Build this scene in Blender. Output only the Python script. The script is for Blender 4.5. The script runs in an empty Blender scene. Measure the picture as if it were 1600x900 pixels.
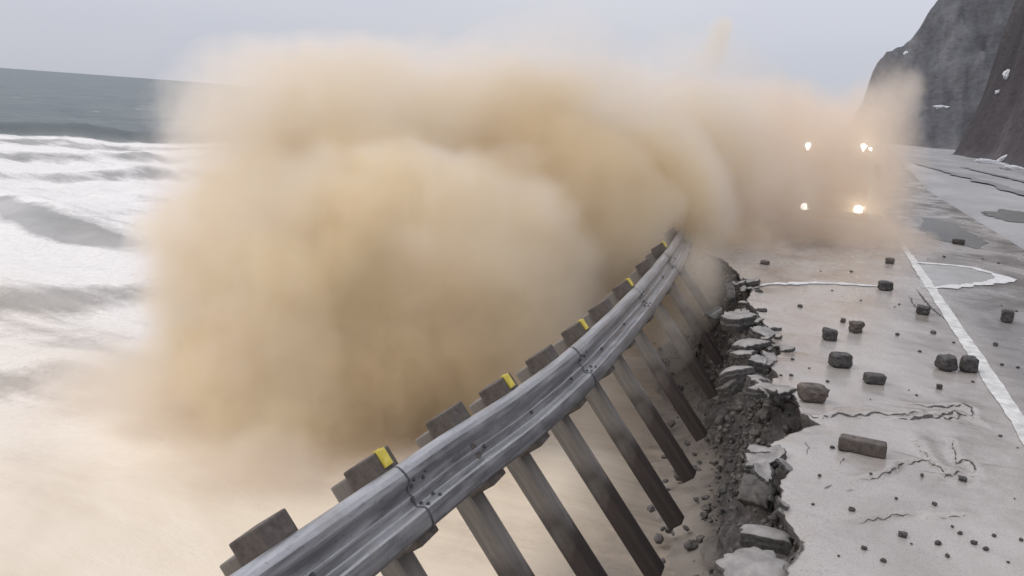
import bpy, bmesh, math, random
import numpy as np
from mathutils import Vector, Matrix, noise, Euler

random.seed(7); np.random.seed(7)
SC = bpy.context.scene
COL = SC.collection
R = math.radians

# ------------------------------------------------------------------ camera
CX = Vector((0.9376061777338807, 0.34022572480879065, 0.07170154568484317))
CY = Vector((-0.1375969911814157, 0.17368666203473976, 0.9751410213138669))
CZ = Vector((0.3193144586345629, -0.9241641626948988, 0.2096637233699546))
CH = 3.4
F = 1331.0
cam_d = bpy.data.cameras.new('camera')
cam = bpy.data.objects.new('camera', cam_d); COL.objects.link(cam)
cam.matrix_world = Matrix(((CX.x, CY.x, CZ.x, 0), (CX.y, CY.y, CZ.y, 0), (CX.z, CY.z, CZ.z, CH), (0, 0, 0, 1)))
cam_d.sensor_width = 36; cam_d.lens = F / 1600 * 36
cam_d.clip_start = .1; cam_d.clip_end = 30000
SC.camera = cam

# ------------------------------------------------------------------ world, sun, exposure
SUN_EL, SUN_AZ = 48, 118          # soft light from the sea side, a little behind the camera
w = bpy.data.worlds.new('World'); SC.world = w; w.use_nodes = True
nt = w.node_tree; nt.nodes.clear()
out = nt.nodes.new('ShaderNodeOutputWorld')
sky = nt.nodes.new('ShaderNodeTexSky'); sky.sky_type = 'NISHITA'; sky.sun_disc = False
sun_dir = Vector((-math.sin(R(SUN_AZ)) * math.cos(R(SUN_EL)), math.cos(R(SUN_AZ)) * math.cos(R(SUN_EL)), math.sin(R(SUN_EL))))
sky.sun_elevation = R(SUN_EL); sky.sun_rotation = R(-SUN_AZ)
sky.air_density = 1.0; sky.dust_density = 3.0; sky.ozone_density = 1.0
bg1 = nt.nodes.new('ShaderNodeBackground'); bg1.inputs[1].default_value = .05
nt.links.new(sky.outputs[0], bg1.inputs[0])
# overcast deck: cloud noise over the sky direction
tc = nt.nodes.new('ShaderNodeTexCoord')
mp = nt.nodes.new('ShaderNodeMapping'); mp.inputs['Scale'].default_value = (1.6, 1.6, 5.0)
nz = nt.nodes.new('ShaderNodeTexNoise'); nz.inputs['Scale'].default_value = 1.3; nz.inputs['Detail'].default_value = 3; nz.inputs['Roughness'].default_value = .45
cr = nt.nodes.new('ShaderNodeValToRGB')
cr.color_ramp.elements[0].position = .36; cr.color_ramp.elements[0].color = (.575, .60, .68, 1)
cr.color_ramp.elements[1].position = .66; cr.color_ramp.elements[1].color = (.635, .645, .70, 1)
bg2 = nt.nodes.new('ShaderNodeBackground'); bg2.inputs[1].default_value = 1.0
mixw = nt.nodes.new('ShaderNodeMixShader'); mixw.inputs[0].default_value = .90
nt.links.new(tc.outputs['Generated'], mp.inputs[0]); nt.links.new(mp.outputs[0], nz.inputs[0])
nt.links.new(nz.outputs[0], cr.inputs[0])
sp_ = nt.nodes.new('ShaderNodeSeparateXYZ'); nt.links.new(tc.outputs['Generated'], sp_.inputs[0])
zm = nt.nodes.new('ShaderNodeMath'); zm.operation = 'MULTIPLY_ADD'; zm.use_clamp = False
zc = nt.nodes.new('ShaderNodeMath'); zc.operation = 'MAXIMUM'; zc.inputs[1].default_value = 0
nt.links.new(sp_.outputs[2], zc.inputs[0]); nt.links.new(zc.outputs[0], zm.inputs[0]); zm.inputs[1].default_value = 1.35; zm.inputs[2].default_value = .98
vm_ = nt.nodes.new('ShaderNodeVectorMath'); vm_.operation = 'SCALE'; nt.links.new(cr.outputs[0], vm_.inputs[0]); nt.links.new(zm.outputs[0], vm_.inputs['Scale'])
nt.links.new(vm_.outputs[0], bg2.inputs[0])
nt.links.new(bg1.outputs[0], mixw.inputs[1]); nt.links.new(bg2.outputs[0], mixw.inputs[2])
nt.links.new(mixw.outputs[0], out.inputs[0])

sd = bpy.data.lights.new('sun', 'SUN'); sd.energy = 1.1; sd.angle = R(25); sd.color = (1, .95, .88)
so = bpy.data.objects.new('sun', sd); COL.objects.link(so)
so.rotation_euler = sun_dir.to_track_quat('Z', 'Y').to_euler()

vs = SC.view_settings
vs.view_transform = 'Standard'; vs.look = 'None'; vs.gamma = 1; vs.exposure = 0.0; vs.use_curve_mapping = False
SC.cycles.volume_bounces = 6; SC.cycles.max_bounces = 8; SC.cycles.diffuse_bounces = 3; SC.cycles.glossy_bounces = 3
SC.cycles.volume_max_steps = 64
SC.cycles.volume_step_rate = 1.0

# ------------------------------------------------------------------ helpers
def at(px, py, z=0.0):
    """Point of the horizontal plane at height z seen at photograph pixel (px, py)."""
    d = CX * (px - 800) - CY * (py - 450) - CZ * F
    t = (z - CH) / d.z
    return Vector((0, 0, CH)) + d * t

def link(name, me, mats=(), parent=None):
    o = bpy.data.objects.new(name, me); COL.objects.link(o)
    for m in (mats if isinstance(mats, (list, tuple)) else [mats]): me.materials.append(m)
    if parent: o.parent = parent
    return o

def tag(o, label=None, cat=None, group=None, kind=None):
    if label: o['label'] = label
    if cat: o['category'] = cat
    if group: o['group'] = group
    if kind: o['kind'] = kind
    return o

def empty(name, loc, rz=0):
    o = bpy.data.objects.new(name, None); COL.objects.link(o); o.location = loc; o.rotation_euler.z = rz
    o.empty_display_size = .2
    return o

def mesh(verts, faces, smooth=False, mi=None):
    me = bpy.data.meshes.new('m')
    me.from_pydata([tuple(v) for v in verts], [], [tuple(f) for f in faces])
    me.validate(); me.update()
    if smooth: me.polygons.foreach_set('use_smooth', [True] * len(me.polygons))
    if mi is not None: me.polygons.foreach_set('material_index', mi)
    return me

def grid_mesh(P, smooth=True):
    """P: array (n, m, 3)"""
    n, m = P.shape[:2]
    me = bpy.data.meshes.new('g')
    idx = np.arange(n * m).reshape(n, m)
    q = np.stack([idx[:-1, :-1], idx[1:, :-1], idx[1:, 1:], idx[:-1, 1:]], -1).reshape(-1, 4)
    me.vertices.add(n * m); me.vertices.foreach_set('co', P.reshape(-1).astype(np.float32))
    me.loops.add(q.size); me.loops.foreach_set('vertex_index', q.reshape(-1).astype(np.int32))
    me.polygons.add(len(q)); me.polygons.foreach_set('loop_start', (np.arange(len(q)) * 4).astype(np.int32))
    me.polygons.foreach_set('use_smooth', np.full(len(q), smooth))
    me.update(calc_edges=True); me.validate()
    return me

def attr(me, name, vals):
    a = me.attributes.new(name, 'FLOAT', 'POINT'); a.data.foreach_set('value', np.asarray(vals, np.float32).reshape(-1))

def fbm(x, y, z=0.0, o=4, H=.9):
    return noise.fractal(Vector((x, y, z)), H, 2.0, o)

def add_box(bm, x0, x1, y0, y1, z0, z1, bev=0.0, M=None):
    r = bmesh.ops.create_cube(bm, size=1)
    vs_ = r['verts']
    for v in vs_:
        v.co = Vector(((x0 + x1) / 2 + v.co.x * (x1 - x0), (y0 + y1) / 2 + v.co.y * (y1 - y0), (z0 + z1) / 2 + v.co.z * (z1 - z0)))
    if bev:
        es = list({e for v in vs_ for e in v.link_edges})
        rr = bmesh.ops.bevel(bm, geom=es, offset=bev, segments=2, affect='EDGES', profile=.6)
        vs_ = list({v for f in rr['faces'] for v in f.verts} | {v for v in vs_ if v.is_valid})
    if M is not None:
        for v in vs_: v.co = M @ v.co
    return vs_

def add_cyl(bm, c, axis, r, h, seg=20, r2=None):
    q = Vector(axis).to_track_quat('Z', 'Y').to_matrix().to_4x4()
    bmesh.ops.create_cone(bm, cap_ends=True, segments=seg, radius1=r, radius2=r if r2 is None else r2, depth=h,
                          matrix=Matrix.Translation(c) @ q)

def bm_obj(name, bm, mats, parent=None, smooth=False):
    me = bpy.data.meshes.new(name); bm.normal_update(); bm.to_mesh(me); bm.free()
    if smooth: me.polygons.foreach_set('use_smooth', [True] * len(me.polygons))
    return link(name, me, mats, parent)

# ------------------------------------------------------------------ materials
class NT:
    def __init__(s, name):
        s.m = bpy.data.materials.new(name); s.m.use_nodes = True; s.t = s.m.node_tree; s.t.nodes.clear()
        s.out = s.t.nodes.new('ShaderNodeOutputMaterial')
    def n(s, kind, **kw):
        nd = s.t.nodes.new('ShaderNode' + kind)
        for k, v in kw.items():
            if k.startswith('_'): nd.inputs[int(k[1:])].default_value = v
            else: setattr(nd, k, v)
        return nd
    def l(s, a, b): s.t.links.new(a, b)
    def noise(s, scale, detail=4, rough=.55, vec=None, dist=0.0):
        nd = s.n('TexNoise'); nd.inputs['Scale'].default_value = scale; nd.inputs['Detail'].default_value = detail
        nd.inputs['Roughness'].default_value = rough; nd.inputs['Distortion'].default_value = dist
        s.l(vec if vec is not None else s.pos(), nd.inputs['Vector']); return nd.outputs[0]
    def pos(s, scale=None, obj=True):
        if not hasattr(s, '_tc'): s._tc = s.n('TexCoord')
        o = s._tc.outputs['Object']
        if scale is None: return o
        mp = s.n('Mapping'); mp.inputs['Scale'].default_value = scale; s.l(o, mp.inputs[0]); return mp.outputs[0]
    def ramp(s, v, *stops):
        r = s.n('ValToRGB'); e = r.color_ramp.elements
        while len(e) < len(stops): e.new(.5)
        for k, (p, c) in enumerate(stops):
            e[k].position = p; e[k].color = (c, c, c, 1) if isinstance(c, (int, float)) else (*c, 1)
        s.l(v, r.inputs[0]); return r.outputs[0]
    def mix(s, f, a, b):
        m = s.n('Mix', data_type='RGBA')
        for i, v in ((0, f), (6, a), (7, b)):
            if hasattr(v, 'links') or isinstance(v, bpy.types.NodeSocket): s.l(v, m.inputs[i])
            else: m.inputs[i].default_value = v if i == 0 else (*v, 1)
        return m.outputs[2]
    def math(s, op, a, b=None, c=None):
        m = s.n('Math', operation=op)
        for i, v in enumerate((a, b, c)):
            if v is None: continue
            if isinstance(v, bpy.types.NodeSocket): s.l(v, m.inputs[i])
            else: m.inputs[i].default_value = v
        return m.outputs[0]
    def bsdf(s, color, rough=.6, metal=0.0, spec=.5, bump=None, bs=.3, bd=.02):
        b = s.n('BsdfPrincipled')
        for nm, v in (('Base Color', color), ('Roughness', rough), ('Metallic', metal), ('Specular IOR Level', spec)):
            if isinstance(v, bpy.types.NodeSocket): s.l(v, b.inputs[nm])
            else: b.inputs[nm].default_value = (*v, 1) if nm == 'Base Color' else v
        if bump is not None:
            bp = s.n('Bump'); bp.inputs['Strength'].default_value = bs; bp.inputs['Distance'].default_value = bd
            s.l(bump, bp.inputs['Height']); s.l(bp.outputs[0], b.inputs['Normal'])
        s.l(b.outputs[0], s.out.inputs[0]); s.b = b
        return s.m
    def attr(s, name):
        a = s.n('Attribute', attribute_name=name); return a.outputs['Fac']

def m_noisy(name, c1, c2, scale=6, rough=.7, metal=0, bs=.4, bd=.02, r2=None, bscale=None, spec=.4, detail=5):
    t = NT(name); n1 = t.noise(scale, detail, .6)
    col = t.ramp(n1, (.3, c1), (.7, c2))
    rr = rough if r2 is None else t.ramp(t.noise(scale * .7, 3), (.35, rough), (.65, r2))
    return t.bsdf(col, rr, metal, spec, t.noise(bscale or scale * 4, 4, .65), bs, bd)

def mat_sea():
    t = NT('sea_water_and_foam')
    foam, sand = t.attr('foam'), t.attr('sand')
    rotm = t.n('Mapping'); rotm.inputs['Rotation'].default_value = (0, 0, R(-42)); rotm.inputs['Scale'].default_value = (.28, 1.3, 1); t.l(t.pos(), rotm.inputs[0])
    n1 = t.noise(.55, 6, .62, rotm.outputs[0], .8)
    n2 = t.noise(.23, 4, .55, t.pos((.8, 1.2, 1)), .8)
    n3 = t.noise(5.0, 5, .7, None, .4)
    # foam broken up by noise
    f = t.math('ADD', foam, t.math('MULTIPLY', t.math('SUBTRACT', n1, .5), 1.0))
    f = t.math('ADD', f, t.math('MULTIPLY', t.math('SUBTRACT', n2, .5), 1.1))
    f = t.math('ADD', f, t.math('MULTIPLY', t.math('SUBTRACT', n3, .5), .35))
    fm = t.ramp(f, (.22, 0.0), (.62, 1.0))
    deep = t.ramp(t.noise(.05, 4, .6, t.pos((1, 1, 1))), (.3, (.062, .080, .082)), (.7, (.105, .125, .124)))
    churn = t.ramp(n2, (.3, (.26, .25, .235)), (.7, (.44, .42, .395)))
    near = t.attr('near')
    water = t.mix(near, deep, churn)
    white = t.ramp(n3, (.2, (.62, .59, .56)), (.75, (.80, .765, .73)))
    tan_w = t.ramp(t.math('ADD', t.math('MULTIPLY', n2, .7), t.math('MULTIPLY', n1, .3)), (.32, (.58, .48, .37)), (.5, (.69, .59, .465)), (.66, (.77, .68, .56)))
    silt_shade = t.attr('silt_shade')
    tan_w = t.mix(silt_shade, tan_w, t.ramp(n1, (.3, (.16, .135, .11)), (.7, (.36, .31, .26))))  # muddy water, with the shade beside cliff and posts painted in
    foamc = t.mix(sand, white, tan_w)
    waterc = t.mix(sand, water, t.ramp(n3, (.3, (.47, .385, .30)), (.7, (.62, .52, .41))))
    col = t.mix(fm, waterc, foamc)
    rough = t.mix(sand, t.ramp(fm, (0, .42), (1, .75)), (.26, .26, .26))
    m = t.bsdf(col, rough, 0, .3, t.math('ADD', t.math('MULTIPLY', n3, t.math('SUBTRACT', 1.0, t.math('MULTIPLY', sand, .85))), t.math('MULTIPLY', t.math('ADD', n1, n2), t.math('SUBTRACT', 1.5, t.math('MULTIPLY', sand, .9)))), .5, .12)
    return m

def mat_pavement():
    t = NT('wet_muddy_asphalt')
    n1 = t.noise(.7, 5, .6, t.pos((1, .6, 1)), .5); n2 = t.noise(55, 4, .7); n3 = t.noise(4.5, 5, .65, None, .3)
    sep = t.n('SeparateXYZ'); t.l(t.pos(), sep.inputs[0])
    silt_shade = t.ramp(n1, (.28, (.225, .196, .170)), (.48, (.325, .294, .268)), (.74, (.415, .385, .358)))
    asph = t.ramp(n1, (.3, (.155, .148, .146)), (.7, (.25, .24, .235)))
    xx = t.math('ADD', sep.outputs[0], t.math('MULTIPLY', t.math('SUBTRACT', n1, .5), 1.3))
    side = t.ramp(t.math('MULTIPLY', xx, .1), (.275, 0.0), (.33, .72))
    far = t.ramp(t.math('MULTIPLY', sep.outputs[1], .01), (.20, 1.0), (.34, .25))
    c = t.mix(t.math('MULTIPLY', side, far), silt_shade, asph)
    c = t.mix(t.ramp(n3, (.28, .45), (.44, 0.0)), c, (.22, .205, .19))
    c = t.mix(t.ramp(n2, (.33, .65), (.47, 0.0)), c, (.12, .112, .105))
    rough = t.ramp(n1, (.35, .10), (.65, .34))
    return t.bsdf(c, rough, 0, .5, t.math('ADD', n3, t.math('MULTIPLY', n2, .5)), .20, .02)

def mat_ground():
    t = NT('embankment_gravel_mud')
    n1 = t.noise(.9, 5, .65, None, .4); n2 = t.noise(9, 5, .7); n3 = t.noise(.12, 4, .6, t.pos((1, .45, 1)))
    sep = t.n('SeparateXYZ'); t.l(t.pos(), sep.inputs[0])
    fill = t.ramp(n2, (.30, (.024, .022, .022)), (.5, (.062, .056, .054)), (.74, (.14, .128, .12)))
    shaded_wetmud = t.ramp(n1, (.3, (.15, .128, .108)), (.7, (.31, .27, .23)))  # wet mud, its colour darkened to stand in for shade under the cliff
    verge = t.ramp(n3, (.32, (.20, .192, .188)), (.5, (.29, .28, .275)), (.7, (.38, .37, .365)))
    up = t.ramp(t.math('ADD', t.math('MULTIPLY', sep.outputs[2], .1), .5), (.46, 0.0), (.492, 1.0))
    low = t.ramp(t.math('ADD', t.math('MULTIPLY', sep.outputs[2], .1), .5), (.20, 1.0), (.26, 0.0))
    c = t.mix(low, fill, shaded_wetmud)
    xr = t.ramp(t.math('MULTIPLY', sep.outputs[0], .1), (.55, 0.0), (.62, 1.0))
    c = t.mix(xr, c, verge)
    return t.bsdf(c, t.ramp(n1, (.3, .35), (.7, .7)), 0, .4, n2, .6, .05)

def mat_cliff(name, a, b, c_):
    t = NT(name)
    rm = t.n('Mapping'); rm.inputs['Rotation'].default_value = (R(20), R(32), 0); rm.inputs['Scale'].default_value = (1.6, .6, .28); t.l(t.pos(), rm.inputs[0])
    n1 = t.noise(.10, 5, .6, rm.outputs[0], .5); n2 = t.noise(.5, 5, .65, t.pos((1, 1, 1.6)))
    col = t.mix(t.ramp(n2, (.35, 0.0), (.7, .55)), t.ramp(n1, (.3, a), (.55, b), (.78, c_)), (.055, .047, .046))
    return t.bsdf(col, .85, 0, .2, n2, .8, .6)

def mat_post():
    t = NT('soaked_timber')
    g = t.noise(9, 5, .65, t.pos((1, 1, .12)))
    sep = t.n('SeparateXYZ'); t.l(t.pos(), sep.inputs[0])
    n1 = t.noise(3, 3)
    wet = t.ramp(t.math('ADD', t.math('MULTIPLY', sep.outputs[2], .25), t.math('MULTIPLY', n1, .14)), (-.0, 0.0), (.02, 1.0))
    h = t.math('ADD', t.math('MULTIPLY', sep.outputs[2], .4), t.math('ADD', t.math('MULTIPLY', n1, .3), .30))
    wet = t.ramp(h, (.02, 0.0), (.22, 1.0))
    dry = t.ramp(g, (.3, (.115, .100, .086)), (.7, (.23, .205, .18)))
    drk = t.ramp(g, (.3, (.026, .018, .016)), (.7, (.055, .042, .038)))
    return t.bsdf(t.mix(wet, drk, dry), t.ramp(h, (.02, .45), (.25, .75)), 0, .35, g, .5, .01)

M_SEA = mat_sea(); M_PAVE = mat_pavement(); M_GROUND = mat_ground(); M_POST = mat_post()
M_ASPH_EDGE = m_noisy('broken_asphalt_face', (.045, .042, .040), (.12, .112, .105), 30, .7, bs=.8, bd=.015)
M_CRACK = m_noisy('crack_shade', (.03, .027, .025), (.12, .11, .10), 16, .9)
M_SLAB = m_noisy('asphalt_slab_top', (.13, .12, .112), (.33, .305, .285), 4, .45, bs=.6, bd=.01, r2=.7)
M_DARKROCK = m_noisy('dark_wet_rock', (.022, .020, .019), (.075, .068, .062), 14, .45, bs=.7, bd=.015)
M_BROWNROCK = m_noisy('brown_wet_chunk', (.045, .034, .028), (.12, .095, .08), 12, .45, bs=.6, bd=.012)
M_GREYROCK = m_noisy('grey_rubble', (.045, .041, .038), (.15, .136, .125), 11, .6, bs=.6, bd=.012)
M_PAINT = m_noisy('worn_white_paint', (.36, .35, .33), (.70, .69, .66), 5, .45, bs=.25, bd=.005)
def mat_steel():
    t = NT('weathered_galvanised_steel')
    n1 = t.noise(1.0, 5, .6, t.pos((14, 1.1, 14))); n2 = t.noise(26, 4, .7); n3 = t.noise(2.2, 4, .6)
    c = t.ramp(n1, (.3, (.26, .258, .262)), (.7, (.50, .495, .505)))
    c = t.mix(t.ramp(n3, (.52, 0.0), (.70, .55)), c, (.20, .175, .15))       # dried mud
    c = t.mix(t.ramp(n2, (.30, .5), (.42, 0.0)), c, (.15, .14, .13))
    return t.bsdf(c, t.ramp(n1, (.35, .32), (.65, .50)), t.ramp(n3, (.50, .85), (.70, .35)), .5, n2, .08, .003)
M_STEEL = mat_steel()
M_BOLT = m_noisy('bolt_steel', (.06, .06, .065), (.15, .15, .155), 30, .5, metal=.6)
M_BLOCK = m_noisy('blockout_timber', (.050, .040, .034), (.13, .108, .092), 10, .6, bs=.4, bd=.006)
M_YELLOW = m_noisy('yellow_reflector_plastic', (.50, .39, .05), (.72, .58, .12), 14, .4, bs=.1)
M_SNOW = m_noisy('old_snow', (.66, .67, .70), (.84, .85, .87), 3, .7, bs=.4, bd=.1)
M_FOAMLINE = m_noisy('foam_froth', (.46, .45, .44), (.66, .65, .64), 9, .7, bs=.6, bd=.02)
M_PUDDLE = m_noisy('muddy_puddle', (.17, .17, .16), (.26, .255, .24), 3, .2, bs=.1, bd=.004)
M_SLUSH = m_noisy('dark_slush_track', (.13, .122, .12), (.27, .26, .255), 1.2, .5, bs=.5, bd=.02)
M_POOL = m_noisy('pale_shallow_wash', (.36, .36, .345), (.47, .465, .45), 2, .2, bs=.15, bd=.005)

# ------------------------------------------------------------------ the pavement and its broken edge
EDGE_PX = [(1100, 392), (1130, 405), (1153, 425), (1160, 440), (1176, 452), (1168, 470), (1184, 487), (1196, 508), (1216, 518), (1206, 530), (1224, 545), (1202, 562),
           (1216, 587), (1198, 598), (1236, 612), (1243, 622), (1250, 645), (1280, 662), (1253, 667), (1222, 683), (1205, 693), (1222, 703), (1216, 722),
           (1236, 736), (1225, 748), (1221, 779), (1229, 808), (1236, 828), (1254, 845), (1243, 862), (1229, 886), (1222, 905), (1205, 960), (1190, 1050)]
EP = sorted([(at(x, y).y, at(x, y).x) for x, y in EDGE_PX])
EY = np.array([-30] + [p[0] for p in EP] + [45, 90, 160, 260, 500.]); EX = np.array([-.2] + [p[1] for p in EP] + [-2.6, -2.8, -2.0, 8, 60.])
def edge_x(y, jag=True):
    x = float(np.interp(y, EY, EX))
    if jag and 3 < y < 40:
        x += .05 * fbm(y * 3.1, 2.7, 0, 4) + .018 * fbm(y * 14, 1.1, 0, 2)
    return x
_ks = np.linspace(-1.6, 1.6, 13)
def edge_s(y): return float(np.mean([np.interp(y + k, EY, EX) for k in _ks]))

CRACKS = [  # pixel polylines of the cracks, widths in metres
    ([(1250, 651), (1285, 655), (1310, 649), (1345, 650), (1375, 648), (1410, 650), (1440, 645)], .022),
    ([(1405, 657), (1430, 655), (1462, 652), (1490, 645), (1520, 656)], .030),
    ([(1425, 634), (1455, 637), (1478, 636), (1505, 634), (1516, 640), (1522, 656)], .022),
    ([(1465, 648), (1480, 655), (1505, 652)], .024),
    ([(1345, 752), (1375, 746), (1398, 738), (1410, 726), (1440, 722), (1465, 731), (1480, 745), (1500, 742)], .014),
    ([(1475, 748), (1490, 740), (1502, 738)], .03),
    ([(1486, 690), (1490, 712), (1495, 725), (1512, 722), (1525, 738), (1520, 752)], .014),
    ([(1430, 690), (1445, 712), (1462, 730)], .008),
    ([(1256, 843), (1250, 858), (1238, 872), (1226, 884), (1230, 900)], .03),
    ([(1340, 815), (1380, 812), (1425, 806)], .010), ([(1465, 810), (1510, 808)], .010),
    ([(1318, 716), (1310, 728)], .010), ([(1257, 690), (1264, 700), (1260, 712)], .010),
    ([(1290, 765), (1300, 758)], .02), ([(1322, 768), (1335, 764)], .014),
    ([(1432, 452), (1445, 470), (1460, 485), (1478, 500)], .05), ([(1420, 462), (1430, 480), (1450, 492)], .03),
    ([(1355, 612), (1385, 617)], .012), ([(1300, 640), (1330, 637)], .01),
    ([(1230, 540), (1212, 541), (1200, 545)], .03), ([(1300, 470), (1330, 474)], .012),
]
CW = []
for pl, wd in CRACKS:
    pts = [at(*p) for p in pl]
    CW.append((pts, wd))
CA = np.array([[a.x, a.y, b.x, b.y] for pts, wd in CW[:12] for a, b in zip(pts, pts[1:])])
def crack_lift(x, y):
    ax, ay, bx, by = CA.T
    dx, dy = bx - ax, by - ay
    t_ = np.clip(((x - ax) * dx + (y - ay) * dy) / (dx * dx + dy * dy + 1e-9), 0, 1)
    qx, qy = ax + t_ * dx - x, ay + t_ * dy - y
    d2 = qx * qx + qy * qy; k = int(np.argmin(d2)); d = math.sqrt(d2[k])
    s_ = 1 if (dx[k] * (y - ay[k]) - dy[k] * (x - ax[k])) > 0 else -1
    if d > .7: return 0
    return (.035 if s_ > 0 else -.008) * math.exp(-d / .16) * min(1, d / .03 + .2)

ys = np.concatenate([np.arange(-8, 4, .5), np.arange(4, 14, .035), np.arange(14, 26, .08), np.arange(26, 60, .8), np.arange(60, 262, 4)])
us = np.concatenate([np.linspace(0, .5, 60) ** 1.25 / .5 ** .25, np.linspace(.52, 1, 30)])
RW = 6.6
V, Fc, MI = [], [], []
for y in ys:
    xe = edge_x(y)
    base = len(V)
    wR = RW + max(0, (y - 60)) * .05
    row = []
    for u in us:
        x = xe + (wR - xe) * u
        z = 0.0
        if 3 < y < 30:
            z += .006 * fbm(x * 2.2, y * 2.2, 5, 3)
            if x < 3.4: z += crack_lift(x, y)
            dd = x - xe
            if dd < .5: z += .03 * (1 - dd / .5) * fbm(y * 1.3, x * 1.3, 9, 3) - .02 * max(0, 1 - dd / .25)
        row.append((x, y, z))
    zb = row[0][2] - .12 - .02 * fbm(y * 6, 0, 3, 2)
    V.append((xe + .045 + .03 * fbm(y * 8, 3, 1, 2), y, zb)); V.extend(row)
W = len(us) + 1
for i in range(len(ys) - 1):
    for j in range(W - 1):
        a = i * W + j
        Fc.append((a, a + 1, a + W + 1, a + W)); MI.append(1 if j == 0 else 0)
# cracks: narrow ribbons, the shade of the gaps painted dark, standing 5 mm over the sheet
def surf_z(x, y):
    xe = edge_x(y); z = .006 * fbm(x * 2.2, y * 2.2, 5, 3) + (crack_lift(x, y) if x < 3.4 else 0)
    return z
for pts, wd in CW:
    dense = []
    for a, b in zip(pts, pts[1:]):
        n_ = max(2, int((b - a).length / .05))
        dense += [a.lerp(b, k / n_) for k in range(n_)]
    dense.append(pts[-1]); n_ = len(dense); b0 = len(V)
    for k, p in enumerate(dense):
        tg = (dense[min(k + 1, n_ - 1)] - dense[max(k - 1, 0)]); tg.z = 0
        if tg.length < 1e-6: tg = Vector((1, 0, 0))
        tg.normalize(); nn = Vector((-tg.y, tg.x, 0))
        jj = .035 * fbm(p.x * 7, p.y * 7, 4, 3); ww = wd * .5 * (.45 + 1.1 * abs(fbm(p.x * 5, p.y * 5, 8, 2))) * min(1, 4 * k / n_ + .15, 4 * (n_ - 1 - k) / n_ + .15)
        for sgn in (-1, 1):
            q = p + nn * (jj + sgn * ww)
            V.append((q.x, q.y, surf_z(q.x, q.y) + .007))
    for k in range(n_ - 1):
        a = b0 + 2 * k; Fc.append((a, a + 1, a + 3, a + 2)); MI.append(2)
me = mesh(V, Fc, True, MI)
road = link('road', me, [M_PAVE, M_ASPH_EDGE, M_CRACK]); tag(road, kind='structure')

# ------------------------------------------------------------------ ground: fill under the road, scoured cliff, beach, land to the hills
def under(y): return .10 + .42 * math.exp(-((y - 10.6) / .55) ** 2) + .42 * math.exp(-((y - 8.1) / .5) ** 2) + .12 * math.exp(-((y - 14) / 2) ** 2)
gy = np.concatenate([np.arange(-30, 3, 1.5), np.arange(3, 26, .09), np.arange(26, 60, 1.0), np.arange(60, 520, 8), [700, 1500, 6000]])
cols = [-9, -6, -4.2, -3.2, -2.6] + list(np.linspace(-2.2, 0, 40)) + [.02, .4, 1, 2, 4, 7.0, 7.3, 9, 12, 16, 24, 40, 80, 200, 1000, 7000]
P = np.zeros((len(gy), len(cols), 3))
for i, y in enumerate(gy):
    xs_ = edge_s(y); xe = float(np.interp(y, EY, EX)) + under(y)
    for j, c_ in enumerate(cols):
        if c_ < -2.2:
            x = xs_ - .70 + (c_ + 2.2) * 1.0; z = -2.82 + (c_ + 2.2) * .25
            if c_ < -8: x = -45; z = -6
            z += .10 * fbm(x * 1.1, y * 1.1, 2, 4) if c_ > -8 else 0
        elif c_ <= 0:
            u = (c_ + 2.2) / 2.2       # 0 toe .. 1 top
            z = -2.75 + (2.75 - .14) * (u ** 1.15)
            toe = xs_ - .70; 
            k = u ** .75
            x = toe + (xe - toe) * k
            bulge = .20 * fbm(y * 1.2, z * 1.2, 1.5, 4) + .10 * fbm(y * 4.5, z * 5, 7.5, 4)
            x += bulge * min(1, (1 - u) * 4 + .15) * (1 if 2 < y < 40 else .3)
        else:
            if c_ <= 4: x = xe + c_; z = -.15
            elif c_ <= 7.3: x = c_ + max(0, (y - 60)) * .05; z = -.15 if c_ < 7.2 else -.02
            else:
                x = c_ + max(0, (y - 60)) * .05; z = -.01 + .05 * fbm(x * .3, y * .12, 3, 3)
            if y > 262 and x < 60: z = min(z, -.02)
            x = max(x, xe)
        P[i, j] = (x, y, z)
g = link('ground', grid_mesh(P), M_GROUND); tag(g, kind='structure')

# ------------------------------------------------------------------ sea
def geo(start, step, until, growth, end):
    v = list(np.arange(start, until, step)); s_ = step
    while v[-1] < end: s_ *= growth; v.append(v[-1] + s_)
    return np.array(v)
sx = -geo(0, .22, 40, 1.018, 9000); sx = np.concatenate([[40, 3], sx])
sy = np.concatenate([[-9000, -2500, -700, -200, -60, -20], geo(-6, .24, 44, 1.018, 9000)])
X, Y = np.meshgrid(sx, sy, indexing='ij')
Wd = -.74 * X + .67 * Y                    # distance out along the run of the swell
T = .67 * X + .74 * Y                      # along the crests
Z = np.full(X.shape, -3.0); FO = np.zeros(X.shape); SA = np.zeros(X.shape)
nb = np.zeros(X.shape); nbig = np.zeros(X.shape)
for i in range(X.shape[0]):
    for j in range(X.shape[1]):
        if Wd[i, j] < 420 and Wd[i, j] > -25:
            nb[i, j] = noise.fractal(Vector((X[i, j] * .16, Y[i, j] * .16, 0)), .9, 2.1, 5)
            nbig[i, j] = noise.noise(Vector((T[i, j] * .045, Wd[i, j] * .02, 4)))
shore = np.clip((Wd - 8) / 22, 0, 1)
def ridge(w0, amp, front, back, warp=4.0):
    """crest w0 m out, steep face towards the shore"""
    d = Wd - (w0 + warp * nbig)
    return amp * np.where(d > 0, np.exp(-(d / back) ** 2), np.exp(-(d / front) ** 2)), d
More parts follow.
